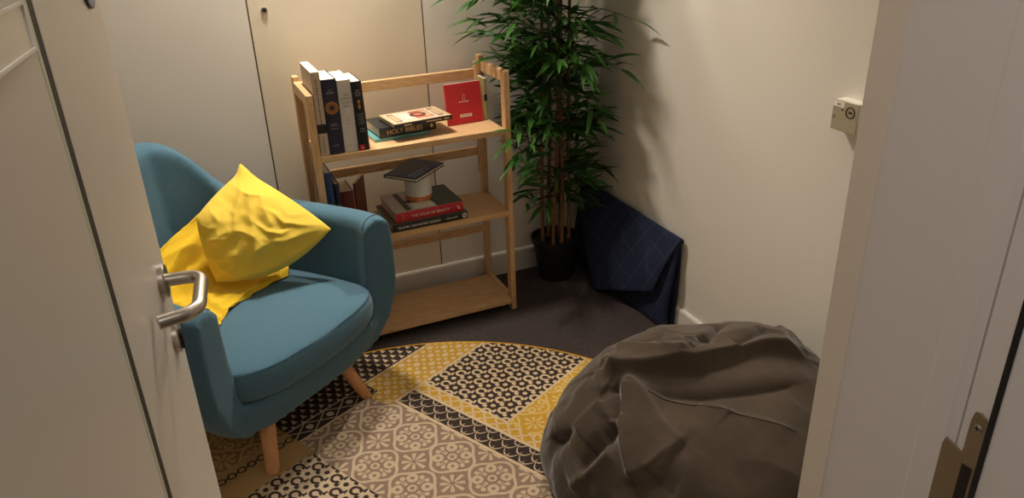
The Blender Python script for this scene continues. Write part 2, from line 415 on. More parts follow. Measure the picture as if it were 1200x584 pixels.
    f_dia = vmax(band(dm, .90, 1.08), vmax(hyp(x, y) < .012, (vabs(q+.655) < .003)))
    x = cell(p-.43, .04); y = q
    f_small = vmax(band(hyp(x, cell(q, .05)), .012, .019), (hyp(x, cell(q+.025, .05)) < .006))
    med = mixc(f_med, TAU, BEI)
    brown = mixc(medallion(-.10, -.78, .168, .157), BRN, lin((186, 150, 102)))
    ring_d = mixc(f_ring, DRK, CRE)
    ring_l = mixc(ringpat(-.062, -.492), BEI, DRK)
    scal = mixc(f_scale, DRK, BEI); dot = mixc(f_dots, MUS, CRE); tri = mixc(f_tri, DRK, CRE)
    scroll = mixc(f_scroll, MUS, lin((206, 176, 112))); small = mixc(f_small, MUS, CRE)
    chain = mixc(f_chain, lin((170, 138, 92)), DRK); dia = mixc(f_dia, DRK, BEI)
    col = med
    def put(cond, c): 
        nonlocal col
        col = mixc(cond, col, c)
    put((p > .345)*(q > -.497), scal)
    put(band(p, .428, .478)*(q > -.497), small)
    put((p > .474)*(q > -.127), scroll)
    put((p > .478)*band(q, -.497, -.129), ring_d)
    put((p > .31)*band(q, -.662, -.503), dot)
    put((p < .345)*(q < -.588), dia)
    put((q < -.658)*((p < .345) + (q < -.665) > 0), tri)
    put((p < .015)*band(q, -.66, -.515), chain)
    put((p < .015)*(q < -.66), brown)
    put((p < .004)*(q > -.513), ring_l)
    # thin cream dividing lines
    ln = vmax(vmax((vabs(p-.342) < .005)*(q > -.50), (vabs(p-.428) < .0055)*(q > -.50)), vmax((vabs(q+.500) < .005)*(p > .34), (vabs(q+.663) < .004)*(p > .31)))
    ln = vmax(ln, vmax((vabs(p-.477) < .004)*band(q, -.5, -.125), (vabs(q+.127) < .004)*(p > .477)))
    ln = vmax(ln, (vabs(q+.588) < .004)*band(p, .015, .345))
    put(ln, CRE)
    put(hyp(p, q) > RR-.011, lin((202, 152, 44)))
    # fibre variation
    nz2 = nt.nodes.new('ShaderNodeTexNoise'); nz2.inputs['Scale'].default_value = 260; nt.links.new(tc.outputs['Object'], nz2.inputs[0])
    hs = nt.nodes.new('ShaderNodeHueSaturation'); nt.links.new(col, hs.inputs['Color'])
    mr = nt.nodes.new('ShaderNodeMapRange'); mr.inputs[3].default_value = .8; mr.inputs[4].default_value = 1.18; nt.links.new(nz2.outputs[0], mr.inputs[0]); nt.links.new(mr.outputs[0], hs.inputs['Value'])
    nt.links.new(hs.outputs[0], b.inputs['Base Color'])
    bp = nt.nodes.new('ShaderNodeBump'); bp.inputs['Strength'].default_value = .4; bp.inputs['Distance'].default_value = .002
    nt.links.new(nz2.outputs[0], bp.inputs['Height']); nt.links.new(bp.outputs[0], b.inputs['Normal'])
    return m
bm = bmesh.new(); lathe(bm, [(RR-.004, 0), (RR, .002), (RR, .006), (RR-.003, .008), (RR-.02, .0085), (.01, .0085)], 160)
rug = obj('round_rug', bm, rug_material(), smooth=True)
rug.location = (RC[0], RC[1], .0004); rug.rotation_euler = (0, 0, RA)
tag(rug, 'round patchwork rug in mustard, dark brown and taupe patterns on the grey floor', 'rug')
RZ_TOP = .0089

# ------------------------------------------------------------------ bookcase
BX0, BX1, BY0, BY1 = .374, 1.090, 2.512, 2.805
bc = thing('bookcase', 'open oak ladder bookcase with three shelves standing against the back wall', 'bookcase', ((BX0+BX1)/2, (BY0+BY1)/2, 0))
ox, oy = (BX0+BX1)/2, (BY0+BY1)/2
def bb(name, a, b, m='wood', bev=.002):
    return obj(name, bx((a[0]-ox, a[1]-oy, a[2]), (b[0]-ox, b[1]-oy, b[2])), M[m], bc, bevel=bev)
def beam(name, a, b, w, d, m):
    """upright of section w (x) by d (y) between two base points"""
    bm = bmesh.new(); rings = []
    for p in (a, b): rings.append([(p[0]-ox+sx*w/2, p[1]-oy+sy*d/2, p[2]) for sx, sy in ((-1, -1), (1, -1), (1, 1), (-1, 1))])
    ring_loft(bm, rings); return obj(name, bm, M[m], bc, bevel=.002)
PT = .968
for x in (BX0+.010, BX1-.010):
    s = -1 if x < .7 else 1
    beam('front_post', (x+s*.0, 2.530, 0), (x, 2.531, PT), .021, .036, 'wood_v')
    beam('rear_post', (x, 2.787, 0), (x, 2.770, PT+.016), .021, .036, 'wood_v')
    xi = x - s*.021
    beam('inner_post', (xi, 2.752, .52), (xi, 2.752, PT-.004), .018, .030, 'wood_v')
    bb('top_rail', (x-.0105, 2.549, PT-.040), (x+.0105, 2.752, PT), 'wood')
    bb('foot_rail', (x-.0105, 2.548, .030), (x+.0105, 2.770, .052), 'wood')
    bb('shelf_bracket', (x-.0105, 2.548, .405), (x+.0105, 2.772, .425), 'wood')
SX0, SX1 = BX0+.0215, BX1-.0215
SHT, SHM, SHB = .758, .434, .050
for z in (SHT, SHM, SHB): bb('shelf', (SX0, 2.512, z-.021), (SX1, 2.765, z), 'wood', .0015)
for z0, z1 in ((.898, .935), (.590, .622), (.252, .279)): bb('back_rail', (SX0, 2.762, z0), (SX1, 2.782, z1), 'wood')

# ------------------------------------------------------------------ books.  Local frame: spine along x at -y, thickness z, base at z 0
def book(label, L, Wd, Tk, cover, loc, rot=(0, 0, 0), upright=False, hard=True, pages='paper', group=None, tilt=0, spine=None):
    """upright: standing on its tail, spine towards -y"""
    g = thing('book', label, 'book', loc, rot, group)
    if upright:
        g.rotation_mode = 'XYZ'
        g.matrix_world = Matrix.Translation(loc) @ Matrix.Rotation(rot[2], 4, 'Z') @ Matrix.Rotation(tilt, 4, 'Y') @ Matrix.Rotation(-PI/2, 4, 'Y') @ Matrix.Translation((0, 0, -Tk/2))
    c = .0026 if hard else .0009
    e = .003 if hard else 0
    bm = bmesh.new()
    box(bm, (0, 0, 0), (L, Wd, c)); box(bm, (0, 0, Tk-c), (L, Wd, Tk))
    # rounded spine
    n = 6; rings = []
    for x in (0, L):
        o_ = [(x, -.004*math.sin(PI*k_/n) if hard else -.001*math.sin(PI*k_/n), Tk*k_/n) for k_ in range(n+1)]
        i_ = [(x, c, Tk*(n-k_)/n) for k_ in range(n+1)]
        rings.append(o_+i_)
    ring_loft(bm, rings)
    obj('cover', bm, M[cover], g, bevel=.0006)
    obj('pages', bx((e, c, c), (L-e, Wd-e, Tk-c)), M[pages], g)
    g['_s'] = 1; del g['_s']
    return g
def vt(g, body, size, x, T, m, name='spine_title', depth=-.0045):   # upright book, text running down the spine
    return text(g, name, body, size, (x, depth, T/2), (-1, 0, 0), (0, 0, -1), M[m])
def ht(g, body, size, x, T, m, name='spine_title', depth=-.0045):   # upright book, text across the spine
    return text(g, name, body, size, (x, depth, T/2), (0, 0, -1), (1, 0, 0), M[m])
def bars(g, items, m, depth=-.0046, name='spine_lettering'):
    """lines of lettering too small to read: thin bars (x, z, length along x, height along z)"""
    bm = bmesh.new()
    for x, z, lx, lz in items: box(bm, (x-lx/2, depth, z-lz/2), (x+lx/2, depth+.0012, z+lz/2))
    return obj(name, bm, M[m], g)
UP = 'upright books on the top shelf'
yS = 2.522
g = book('tall cream paperback with a black band at the left end of the top shelf', .281, .19, .028, 'cream_cover', (.4135, yS, SHT+.0005), upright=True, hard=False, pages='white')
bars(g, [(.165+.009*k_, .0145, .0055 if k_ % 4 else .003, .0038) for k_ in range(-8, 11)], 'brown_ink', -.0016)
bars(g, [(.04+.008*k_, .0145, .006, .003) for k_ in range(-3, 4)], 'grey_ink', -.0016)
obj('black_band', bx((.078, -.0018, -.0006), (.108, .1905, .0286)), M['black_cover'], g)
g = book('thick navy hardback with a gold rosette on its spine, on the top shelf', .252, .165, .050, 'navy_cover', (.4545, yS+.006, SHT+.0005), upright=True)
bm = bmesh.new(); cx_, cz_ = .158, .025
def petal(bm, r0, r1, a, w):
    c_, s_ = math.cos(a), math.sin(a)
    P = [(r0, 0), ((r0+r1)/2, w), (r1, 0), ((r0+r1)/2, -w)]
    vs = [bm.verts.new((cx_+x*c_-y*s_, -.0052, cz_+x*s_+y*c_)) for x, y in P]
    ws = [bm.verts.new((v_.co.x, -.003, v_.co.z)) for v_ in vs]
    bm.faces.new(vs); bm.faces.new(ws[::-1])
    for i in range(4): bm.faces.new((vs[i], vs[(i+1) % 4], ws[(i+1) % 4], ws[i]))
for k_ in range(8):
    petal(bm, .0075, .0155, k_*PI/4, .0028); petal(bm, .013, .0215, k_*PI/4+PI/8, .0042); petal(bm, .0165, .0235, k_*PI/4, .003)
obj('rosette', bm, M['gold_ink'], g)
bars(g, [(.208, .025, .006, .026), (.217, .025, .003, .012), (.098, .025, .003, .026), (.104, .025, .003, .022), (.088, .025, .003, .028), (.03, .025, .004, .018)], 'grey_ink', -.0050)
g = book('thick white hardback reading The Jewish Study Bible, between navy and black books', .245, .17, .046, 'white_cover', (.5035, yS+.004, SHT+.0005), upright=True)
for i_, (s_, b_) in enumerate(((.0075, 'THE'), (.0088, 'JEWISH'), (.0088, 'STUDY'), (.0088, 'BIBLE'))): ht(g, b_, s_*1.15, .196-.0125*i_, .046, 'grey_ink')
bars(g, [(.118, .023, .002, .018), (.110, .023, .002, .016), (.098, .023, .002, .02), (.024, .023, .0028, .024)], 'pale_ink', -.0048)
g = book('black upright hardback with orange emblem and red foot on its spine, top shelf', .236, .16, .036, 'black_cover', (.5475, yS+.001, SHT+.0005), upright=True, tilt=math.radians(-1.2))
bars(g, [(.206, .018, .004, .014), (.198, .018, .004, .02), (.19, .018, .004, .017), (.126, .018, .003, .02), (.118, .018, .003, .018), (.110, .018, .003, .02), (.102, .018, .003, .016), (.094, .018, .003, .02), (.075, .018, .003, .016), (.067, .018, .003, .018)], 'grey_ink', -.0050)
bars(g, [(.162, .018, .006, .004), (.170, .018, .008, .008), (.153, .018, .007, .009), (.145, .018, .004, .005)], 'gold_ink', -.0052, 'emblem')
obj('red_foot', bx((.0, -.0048, .016), (.022, -.003, .0358)), M['red_ink'], g)
ht(g, 'A', .012, .011, .052, 'white', 'foot_letter', -.0052)

# flat pile on the top shelf
def flat(label, L, Wd, Tk, cover, x, y, z, rz, **k): return book(label, L, Wd, Tk, cover, (x, y, z), (0, 0, math.radians(rz)), **k)
z = SHT+.0006
g = flat('thin pale teal book at the bottom of the pile on the top shelf', .205, .14, .011, 'teal_cover', .600, 2.585, z, 4, hard=False)
z += .0115
g = flat('black boxed book with gold letters Holy Bibles on its spine, top shelf pile', .214, .15, .036, 'charcoal_cover', .619, 2.588, z, 4)
text(g, 'spine_title', 'HOLY BIBLES', .0235, (.093, -.0046, .017), (1, 0, 0), (0, 0, 1), M['gold_letters'], .0003)
bm = bmesh.new(); lathe(bm, [(.0055, 0), (.0055, .001), (.001, .001)], 16)
for v_ in bm.verts: v_.co = Vector((v_.co.x+.196, -.0042-v_.co.z, v_.co.y*1.3+.018))
obj('spine_emblem', bm, M['gold_letters'], g)
z += .0365
g = flat('tan patterned book with a black spine lying on top of the top shelf pile', .222, .15, .017, 'black_cover', .664, 2.548, z, 6)
def art(g, L, Wd, T, items, name='cover_art'):
    """flat printed shapes on the upper cover: (x0, y0, x1, y1, material)"""
    for i_, (x0, y0, x1, y1, m_) in enumerate(items):
        obj(name, bx((x0*L, y0*Wd, T-.0004+.00012*i_), (x1*L, y1*Wd, T+.0003+.00012*i_)), M[m_], g)
art(g, .222, .15, .017, [(.0, .0, 1, 1, 'tan_cover'), (.06, .09, .94, .91, 'ivory'), (.08, .13, .2, .87, 'brown_ink'), (.095, .2, .185, .8, 'tan_cover'), (.8, .13, .92, .87, 'brown_ink'), (.815, .2, .905, .8, 'tan_cover'), (.25, .15, .42, .85, 'tan_cover'), (.27, .2, .40, .8, 'ivory'), (.45, .15, .76, .85, 'rose_ink'), (.64, .25, .74, .75, 'tan_cover')])
bm = bmesh.new(); lathe(bm, [(.030, 0), (.030, .0012), (.001, .0012)], 28, (.222*.55, .075, .0174)); obj('cover_medallion', bm, M['brown_ink'], g)
bm = bmesh.new(); lathe(bm, [(.017, 0), (.017, .0016), (.001, .0016)], 24, (.222*.55, .075, .0174)); obj('cover_medallion', bm, M['rose_ink'], g)
bars(g, [(.15, .009, .06, .003), (.20, .009, .02, .004), (.05, .009, .03, .003)], 'gold_letters', -.005)

# red notebook standing face out, olive book behind it
g = thing('notebook', 'red notebook standing face out at the right end of the top shelf', 'notebook', (.969, 2.651, SHT+.0024), (math.radians(-8), 0, math.radians(3)))
obj('cover', bx((-.072, 0, 0), (.072, .012, .150)), M['red_cover'], g, bevel=.001)
obj('pages', bx((-.070, .002, .0012), (.0725, .010, .1505)), M['paper'], g)
bm = bmesh.new(); P = [(-.0042, .088), (-.0042, .101), (-.002, .106), (0, .108), (.002, .106), (.0042, .101), (.0042, .088)]
tube(bm, [(x, -.0004, z_) for x, z_ in P+[P[0]]], .0005, 6); obj('emblem', bm, M['ivory'], g)
bm = bmesh.new()
for k_ in range(9): box(bm, (-.021+.0045*k_, -.0004, .0795), (-.0178+.0045*k_, .0002, .0822 if k_ % 3 else .0836))
obj('cover_lettering', bm, M['ivory'], g)
obj('cover_label', bx((-.022, -.0004, .024), (.026, .0003, .035)), M['ivory'], g)
bm = bmesh.new()
for k_ in range(8): box(bm, (-.017+.0048*k_, -.0007, .028), (-.0137+.0048*k_, -.0003, .031))
obj('label_lettering', bm, M['rose_ink'], g)
g = book('olive green book standing behind the red notebook on the top shelf', .158, .066, .014, 'olive_cover', (1.0545, 2.662, SHT+.0006), upright=True, hard=False)
obj('elastic_tab', bx((.075, -.006, .003), (.098, -.0008, .0135)), M['black_cover'], g)

# middle shelf, left end
g = book('tall dark blue book leaning at the left end of the middle shelf', .262, .19, .024, 'darkblue_cover', (.4115, 2.526, SHM+.0005), upright=True, tilt=math.radians(0), pages='white')
bars(g, [(.075+.009*k_, .012, .0065, .007) for k_ in range(7)], 'pale_blue', -.0052)
g = book('slim black book standing beside the dark blue book on the middle shelf', .215, .17, .018, 'midnight_cover', (.4375, 2.536, SHM+.0005), upright=True, tilt=math.radians(0))
bars(g, [(.10+.008*k_, .009, .005, .005) for k_ in range(6)], 'grey_ink', -.0052)
g = book('oxblood red book standing low behind the armchair arm on the middle shelf', .158, .13, .050, 'oxblood_cover', (.4800, 2.600, SHM+.0005), upright=True)
g = book('brown paperback fanned half open beside the oxblood book on the middle shelf', .172, .105, .010, 'brown_cover', (.5160, 2.628, SHM+.0005), (0, 0, math.radians(-30)), upright=True, hard=False, tilt=math.radians(0))
# middle shelf pile
z = SHM+.0006
g = flat('wide black book reading Islamic Geometric Design under the red one, middle shelf', .292, .222, .028, 'black_cover', .614, 2.520, z, 1)
text(g, 'spine_title', 'ISLAMIC GEOMETRIC DESIGN', .0124, (.102, -.0046, .0135), (1, 0, 0), (0, 0, 1), M['white'], .0003)
bars(g, [(.205+.0062*k_, .0135, .0045, .0052 if k_ % 4 else .002) for k_ in range(8)], 'pale_ink', -.0046, 'author_lettering')
bm = bmesh.new(); lathe(bm, [(.0095, 0), (.0095, .001), (.0062, .001), (.0062, 0)], 20)
for v_ in bm.verts: v_.co = Vector((v_.co.x+.279, -.0034-v_.co.z, v_.co.y+.014))
lg = obj('publisher_mark', bm, M['white'], g)
bm = bmesh.new(); tube(bm, [(.273, -.0044, .009), (.285, -.0044, .019)], .0011, 6); obj('mark_stroke', bm, M['white'], lg)
art(g, .292, .222, .028, [(.01, .02, .99, .98, 'map_green'), (.02, .03, .09, .97, 'moss_ink'), (.1, .05, .16, .95, 'brown_ink'), (.91, .03, .98, .97, 'moss_ink'), (.17, .05, .2, .95, 'tan_cover')])
z += .0292
g = flat('red-spined photo book reading The Atlas of Beauty in the middle shelf pile', .262, .205, .039, 'crimson_cover', .631, 2.528, z, 1)
text(g, 'spine_title', 'THE ATLAS OF BEAUTY', .0142, (.133, -.0046, .019), (1, 0, 0), (0, 0, 1), M['ivory'], .0003)
bars(g, [(.026, .019, .009, .022)], 'red_ink', -.0050); bars(g, [(.024, .02, .002, .02), (.029, .02, .002, .02)], 'rose_ink', -.0054)
bm = bmesh.new(); tube(bm, [(.236, -.0042, .024), (.244, -.0042, .020), (.240, -.0042, .016), (.250, -.0042, .013)], .0022, 6); obj('publisher_mark', bm, M['ivory'], g)
art(g, .262, .205, .039, [(.0, .0, 1, 1, 'photo_grey'), (.62, .0, 1, 1, 'slate_cover'), (.17, .05, .25, .95, 'photo_dark'), (.25, .4, .62, .5, 'photo_dark'), (.6, .25, .74, .6, 'photo_green'), (.3, .05, .6, .35, 'ivory')])
zt = z+.0403
k = thing('canister', 'white cylindrical canister with an orange base standing on the red-spined photo book', 'canister', (.758, 2.642, zt+.0004))
bm = bmesh.new(); lathe(bm, [(.046, 0), (.0495, .002), (.0495, .016), (.048, .018)], 48); obj('base', bm, M['orange'], k, smooth=True)
bm = bmesh.new(); lathe(bm, [(.048, .0175), (.0505, .0195), (.0505, .100), (.0485, .1035), (.001, .1035)], 48); obj('body', bm, M['plastic_white'], k, smooth=True)
g = flat('dark blue hardback lying tilted across the top of the white canister', .198, .138, .013, 'midnight_cover', .781, 2.756, zt+.1046, 220)
g.rotation_euler = (0, 0, math.radians(220))
art(g, .198, .138, .013, [(.02, .02, .98, .98, 'darkblue_cover'), (.04, .62, .55, .94, 'royal_ink'), (.36, .22, .72, .52, 'moss_ink'), (.44, .28, .64, .46, 'midnight_cover')])
bm = bmesh.new()
for r_, w_ in ((.098, .13), (.118, .11)):
    for k_ in range(10):
        if random.random() < .85: box(bm, (.185-(k_+.72)*w_/10, r_-.004, .0136), (.185-k_*w_/10, r_+.004, .0142))
obj('cover_lettering', bm, M['pale_blue'], g)
# white cable end under the bookcase
bm = bmesh.new(); tube(bm, [(.985, 2.62, .004), (1.012, 2.598, .004), (1.032, 2.575, .005), (1.043, 2.566, .005)], .0032, 8); 
c = obj('cable', bm, M['plastic_white'], None, smooth=True); tag(c, 'short white cable end lying on the floor under the bottom shelf', 'cable')
box_ = bx((1.040, 2.556, .0005), (1.060, 2.572, .0105)); obj('plug', box_, M['plastic_white'], c, bevel=.002)

# ------------------------------------------------------------------ armchair
CO = Vector((.2092, 2.0585, 0)); CU = Vector((.811786, .583955, 0)); CV = Vector((.583955, -.811786, 0))
CR = math.atan2(CU.y, CU.x)
# local frame: x along CU (to the right seen from the front), y backwards (-v), z up
ch = thing('armchair', 'teal fabric tub armchair with round wooden legs standing on the rug', 'armchair', CO, (0, 0, CR))
HALF = [(.383, -.045), (.408, .03), (.410, .13), (.395, .24), (.362, .36), (.295, .475), (.17, .565), (0, .600)]     # outer plan curve (x, y back)
def plan(t):                                   # t -1 (left front) .. 0 (back) .. 1 (right front)
    p = cat(HALF, 1-abs(t)); return Vector((math.copysign(p[0], t) if t else 0.0, p[1], 0))
def top_h(x, y):
    hb = interp(abs(x), [0, .05, .10, .15, .19, .235, .285, .33, .37, .43], [.880, .874, .842, .790, .735, .678, .642, .628, .622, .618])
    return hb if y > .16 else min(hb, .622)
OZ = [.155, .170, .205, .25, .31, .40, .50, .58, .66, .76, .95]
OO = [.150, .118, .080, .046, .018, .0, .0, .006, .012, .010, .0]
rings = []
N = 72
for i in range(N+1):
    t = -1+2*i/N
    p = plan(t); d = (plan(min(t+.01, 1))-plan(max(t-.01, -1))).normalized(); nrm = Vector((-d.y, d.x, 0))
    if nrm.dot(p-Vector((0, .2, 0))) < 0: nrm = -nrm
    back = sm((p.y-.15)/.35)                     # 0 on the arms, 1 on the back
    h = top_h(p.x, p.y)
    th_top = .094 + .012*back; lean = .075*back
    def off(z): return interp(z, OZ, OO) - lean*max(z-.42, 0)/.45
    sec = []
    for z in np.linspace(.157, h-.035, 12): sec.append((p - nrm*off(z), z))
    oc = off(h-.035)
    for a in np.linspace(0, PI, 9)[1:-1]:
        w = th_top/2
        sec.append((p - nrm*(oc + w - w*math.cos(a)), h-.035+.035*math.sin(a)))
    for z in np.linspace(h-.035, .20, 8):
        f = (h-.035-z)/max(h-.235, .1)
        sec.append((p - nrm*(oc + th_top + (.030+.02*back)*f), z))
    rings.append([(q.x, q.y, z) for q, z in sec])
bm = bmesh.new(); ring_loft(bm, rings)
me_a = bmesh.new()
br = []
for z in np.linspace(.155, .288, 9):
    o_ = interp(z, OZ, OO); hu = .402-o_*.97; hv = .318-o_*.30; r_ = []
    for k_ in range(48):
        a = 2*PI*k_/48; c_, s_ = math.cos(a), math.sin(a); e_ = 2/6.0
        r_.append((math.copysign(abs(c_)**e_, c_)*hu, .272+math.copysign(abs(s_)**e_, s_)*hv, z))
    br.append(r_)
ring_loft(bm, br)
body = obj('body', bm, M['teal'], ch)
md = body.modifiers.new('remesh', 'REMESH'); md.mode = 'VOXEL'; md.voxel_size = .010; md.use_smooth_shade = True
md = body.modifiers.new('smooth', 'SMOOTH'); md.iterations = 5; md.factor = .5
md = body.modifiers.new('subsurf', 'SUBSURF'); md.levels = 1; md.render_levels = 1
# seams along the front edges of the arms
for s in (-1, 1):
    pts = []
    for z in np.linspace(.30, .585, 9): pts.append((s*(.400-interp(z, OZ, OO)), .0, z))
    for a in np.linspace(0, PI*.95, 9): pts.append((s*(.345+.053*math.cos(a)), .006, .585+.036*math.sin(a)))
    bm = bmesh.new(); tube(bm, [(p[0], p[1], p[2]) for p in pts], .0015, 6); 
    obj('arm_seam', bm, M['seamthread'], ch, smooth=True)
# seat cushion: a thick box cushion, its front seam high, the front belly rounded
SEAT = [(.284, .90, 0), (.290, .955, 0), (.305, .99, .3), (.330, 1.008, .8), (.355, 1.008, 1), (.375, .998, 1), (.386, .985, 1), (.392, .955, 1), (.399, .88, .8), (.406, .74, .4), (.411, .54, 0), (.4135, .30, 0), (.4145, .08, 0)]
def seat_ring(z, k_, ear, n=112):
    r_ = []
    for i in range(n):
        a = 2*PI*i/n; c_, s_ = math.cos(a), math.sin(a); e_ = 2/7.5
        x, y = math.copysign(abs(c_)**e_, c_), math.copysign(abs(s_)**e_, s_)
        corner = (abs(x)*abs(y))**5
        dz = .004*math.sin(9*x+2*y)*k_*(z > .38)*.3
        r_.append((x*.300*k_*(1+.012*ear*corner), .238+y*.270*k_*(1+.012*ear*corner) - (.050*(1-x*x) if y < 0 else 0)*abs(y)*k_, z + .006*ear*corner*(z > .36) + dz))
    return r_
bm = bmesh.new(); ring_loft(bm, [seat_ring(*q) for q in SEAT])
sc_ = obj('seat_cushion', bm, M['teal'], ch, smooth=True, sharp=180)
md = sc_.modifiers.new('subsurf', 'SUBSURF'); md.levels = 1; md.render_levels = 1
rg = seat_ring(.388, .984, 1); bm = bmesh.new(); tube(bm, [rg[i] for i in range(len(rg)//2+3, len(rg)-2)], .0013, 6); obj('cushion_seam', bm, M['seamthread'], sc_, smooth=True)
for sx in (-1, 1):
    for yb in (0, 1):
        if yb == 0: a, b = (sx*.150, .060, .20), (sx*.212, .0, RZ_TOP+.0004)
        else: a, b = (sx*.14, .42, .20), (sx*.20, .50, RZ_TOP*0+.0006)
        a, b = Vector(a), Vector(b)
        if yb:
            w = Matrix.Rotation(CR, 3, 'Z') @ b + CO
            if (Vector((w.x, w.y))-Vector(RC)).length < RR+.03: b.z = RZ_TOP+.0004
        bm = bmesh.new(); rings = []
        for f, r_ in ((0, .0255), (.5, .0235), (.93, .0205), (.985, .0195), (1, .017)):
            c_ = a.lerp(b, f); rings.append([(c_.x+r_*math.cos(2*PI*k_/24), c_.y+r_*math.sin(2*PI*k_/24), c_.z) for k_ in range(24)])
        ring_loft(bm, rings); obj('leg', bm, M['legwood'], ch, smooth=True)

def loc2w(u, v, z): return CO + CU*u + CV*v + Vector((0, 0, z))
# ------------------------------------------------------------------ yellow cushion (square, leaning back, one corner pulled up)
def seg_d(px, py, poly):
    """distance and side to a polyline in 2-D; arrays"""
    best = np.full(np.shape(px), 1e9); side = np.ones(np.shape(px)); tt = np.zeros(np.shape(px)); n_ = len(poly)-1
    for i in range(n_):
        ax, ay = poly[i]; bx_, by_ = poly[i+1]; dx, dy = bx_-ax, by_-ay
        t = np.clip(((px-ax)*dx+(py-ay)*dy)/(dx*dx+dy*dy), 0, 1); cx, cy = ax+t*dx, ay+t*dy
        d = np.hypot(px-cx, py-cy); m_ = d < best
        best = np.where(m_, d, best); side = np.where(m_, np.sign(dx*(py-ay)-dy*(px-ax)), side); tt = np.where(m_, (i+t)/n_, tt)
    return best, side, tt
def wr(S, T_, poly, amp, w1, w2):
    d, s_, t = seg_d(S, T_, poly)
    w = np.where(s_ > 0, w1, w2); fade = np.sin(np.clip(t, .03, .97)*PI)**.5
    return amp*fade*np.exp(-(d/w)**1.5)
BL, BRc, TR, TL = [np.array(loc2w(*p)) for p in ((-.016, -.348, .470), (.288, -.128, .574), (.205, -.400, .760), (.000, -.400, .672))]
n = 84
S, T_ = np.meshgrid(np.linspace(0, 1, n+1), np.linspace(0, 1, n+1), indexing='ij')   # s along the bottom edge, t upwards
def bil(s, t): return (1-s)[..., None]*((1-t)[..., None]*BL + t[..., None]*TL) + s[..., None]*((1-t)[..., None]*BRc + t[..., None]*TR)
base = bil(S, T_)
nf = np.cross(BRc-BL, TL-BL); nf = nf/np.linalg.norm(nf)
if nf @ np.array((0, 0, H)) - nf @ BL < 0: nf = -nf
puff = (np.clip(1-np.abs(2*S-1)**2.2, 0, 1)**.62)*(np.clip(1-np.abs(2*T_-1)**2.2, 0, 1)**.62)
# edges bow inwards between the corners
cen = bil(np.array(.5), np.array(.5))
es_ = np.exp(-((1-np.abs(2*S-1))/.12))*(1-(2*T_-1)**2) + np.exp(-((1-np.abs(2*T_-1))/.12))*(1-(2*S-1)**2)
base = base + (cen-base)*(-.07*es_)[..., None]
up_dir = np.array((0, 0, 1.0))
low = np.clip(1-T_, 0, 1)*np.exp(-(S/.5)**2)
base = base - np.array(tuple(CV))*0
disp = .068*puff
w_ = np.zeros_like(S)
for poly, amp, w1, w2 in [
    ([(.97, .97), (.80, .80), (.62, .62), (.50, .42), (.42, .25)], .016, .035, .07), ([(.93, .99), (.72, .86), (.50, .74), (.36, .55)], .012, .05, .03),
    ([(.99, .90), (.88, .72), (.76, .56), (.70, .38)], .013, .03, .06), ([(.98, .06), (.84, .16), (.70, .22), (.58, .32)], .010, .03, .05),
    ([(.98, .10), (.88, .26), (.80, .40)], .010, .03, .04), ([(.30, .08), (.38, .24), (.52, .30), (.62, .26)], .008, .03, .05), ([(.06, .10), (.20, .22), (.28, .40)], .008, .03, .05),
    ([(.60, .55), (.64, .40), (.72, .30), (.80, .28)], .009, .02, .03), ([(.78, .60), (.82, .48), (.80, .36), (.86, .30)], .008, .02, .03), ([(.06, .55), (.2, .62), (.36, .60)], .006, .04, .05),
    ([(.05, .035), (.3, .05), (.6, .05), (.9, .03)], .010, .03, .02)]:
    w_ += wr(S, T_, poly, amp, w1, w2)
nz = np.array([[mnoise.fractal(Vector((a*3.1, b*3.1, 5.2)), 1.0, 2.0, 3) for b in T_[0]] for a in S[:, 0]])
crs = np.array([[(1-abs(mnoise.noise(Vector((a*3.0+b*2.0, b*2.2-a*.8, 3.3)))))**4 for b in T_[0]] for a in S[:, 0]])
front = base + nf*(disp + (w_ + .008*nz + .010*(crs-.6))*np.clip(puff*1.6, 0, 1))[..., None]
backp = base - nf*(.055*puff)[..., None]
# the top corner is gathered into an upright ear that flops forward
ear = np.exp(-(((1-S)/.11)**2 + ((1-T_)/.11)**2))
tip = np.array(loc2w(.215, -.435, .752))
for arr, s_ in ((front, 1), (backp, -1)):
    arr += np.array((-.004, 0, .024))[None, None]*ear[..., None]
    arr[..., 2] -= .050*np.clip(1-T_, 0, 1)**2*np.sin(PI*S)
vs = [tuple(p) for p in front.reshape(-1, 3)]; fs = []; m1 = n+1
bi = {}
for i in range(m1):
    for j in range(m1):
        if i in (0, n) or j in (0, n): bi[i, j] = i*m1+j
        else: bi[i, j] = len(vs); vs.append(tuple(backp[i, j]))
for i in range(n):
    for j in range(n):
        fs.append((i*m1+j, (i+1)*m1+j, (i+1)*m1+j+1, i*m1+j+1)); fs.append((bi[i, j], bi[i, j+1], bi[i+1, j+1], bi[i+1, j]))
bm = bmesh.new(); tmp = bpy.data.meshes.new('t'); tmp.from_pydata(vs, [], fs); bm.from_mesh(tmp)
pl_ = obj('cushion', bm, M['yellow'], None, smooth=True, sharp=180)
md = pl_.modifiers.new('subsurf', 'SUBSURF'); md.levels = 1; md.render_levels = 1
tag(pl_, 'crumpled yellow velvet cushion propped on the armchair seat against its right arm', 'cushion')
# pinched ear on the top corner
ep = [np.array(loc2w(*p)) for p in ((.140, -.440, .690), (.165, -.445, .735), (.205, -.430, .775), (.222, -.430, .770), (.250, -.410, .722), (.235, -.380, .700), (.190, -.385, .695))]

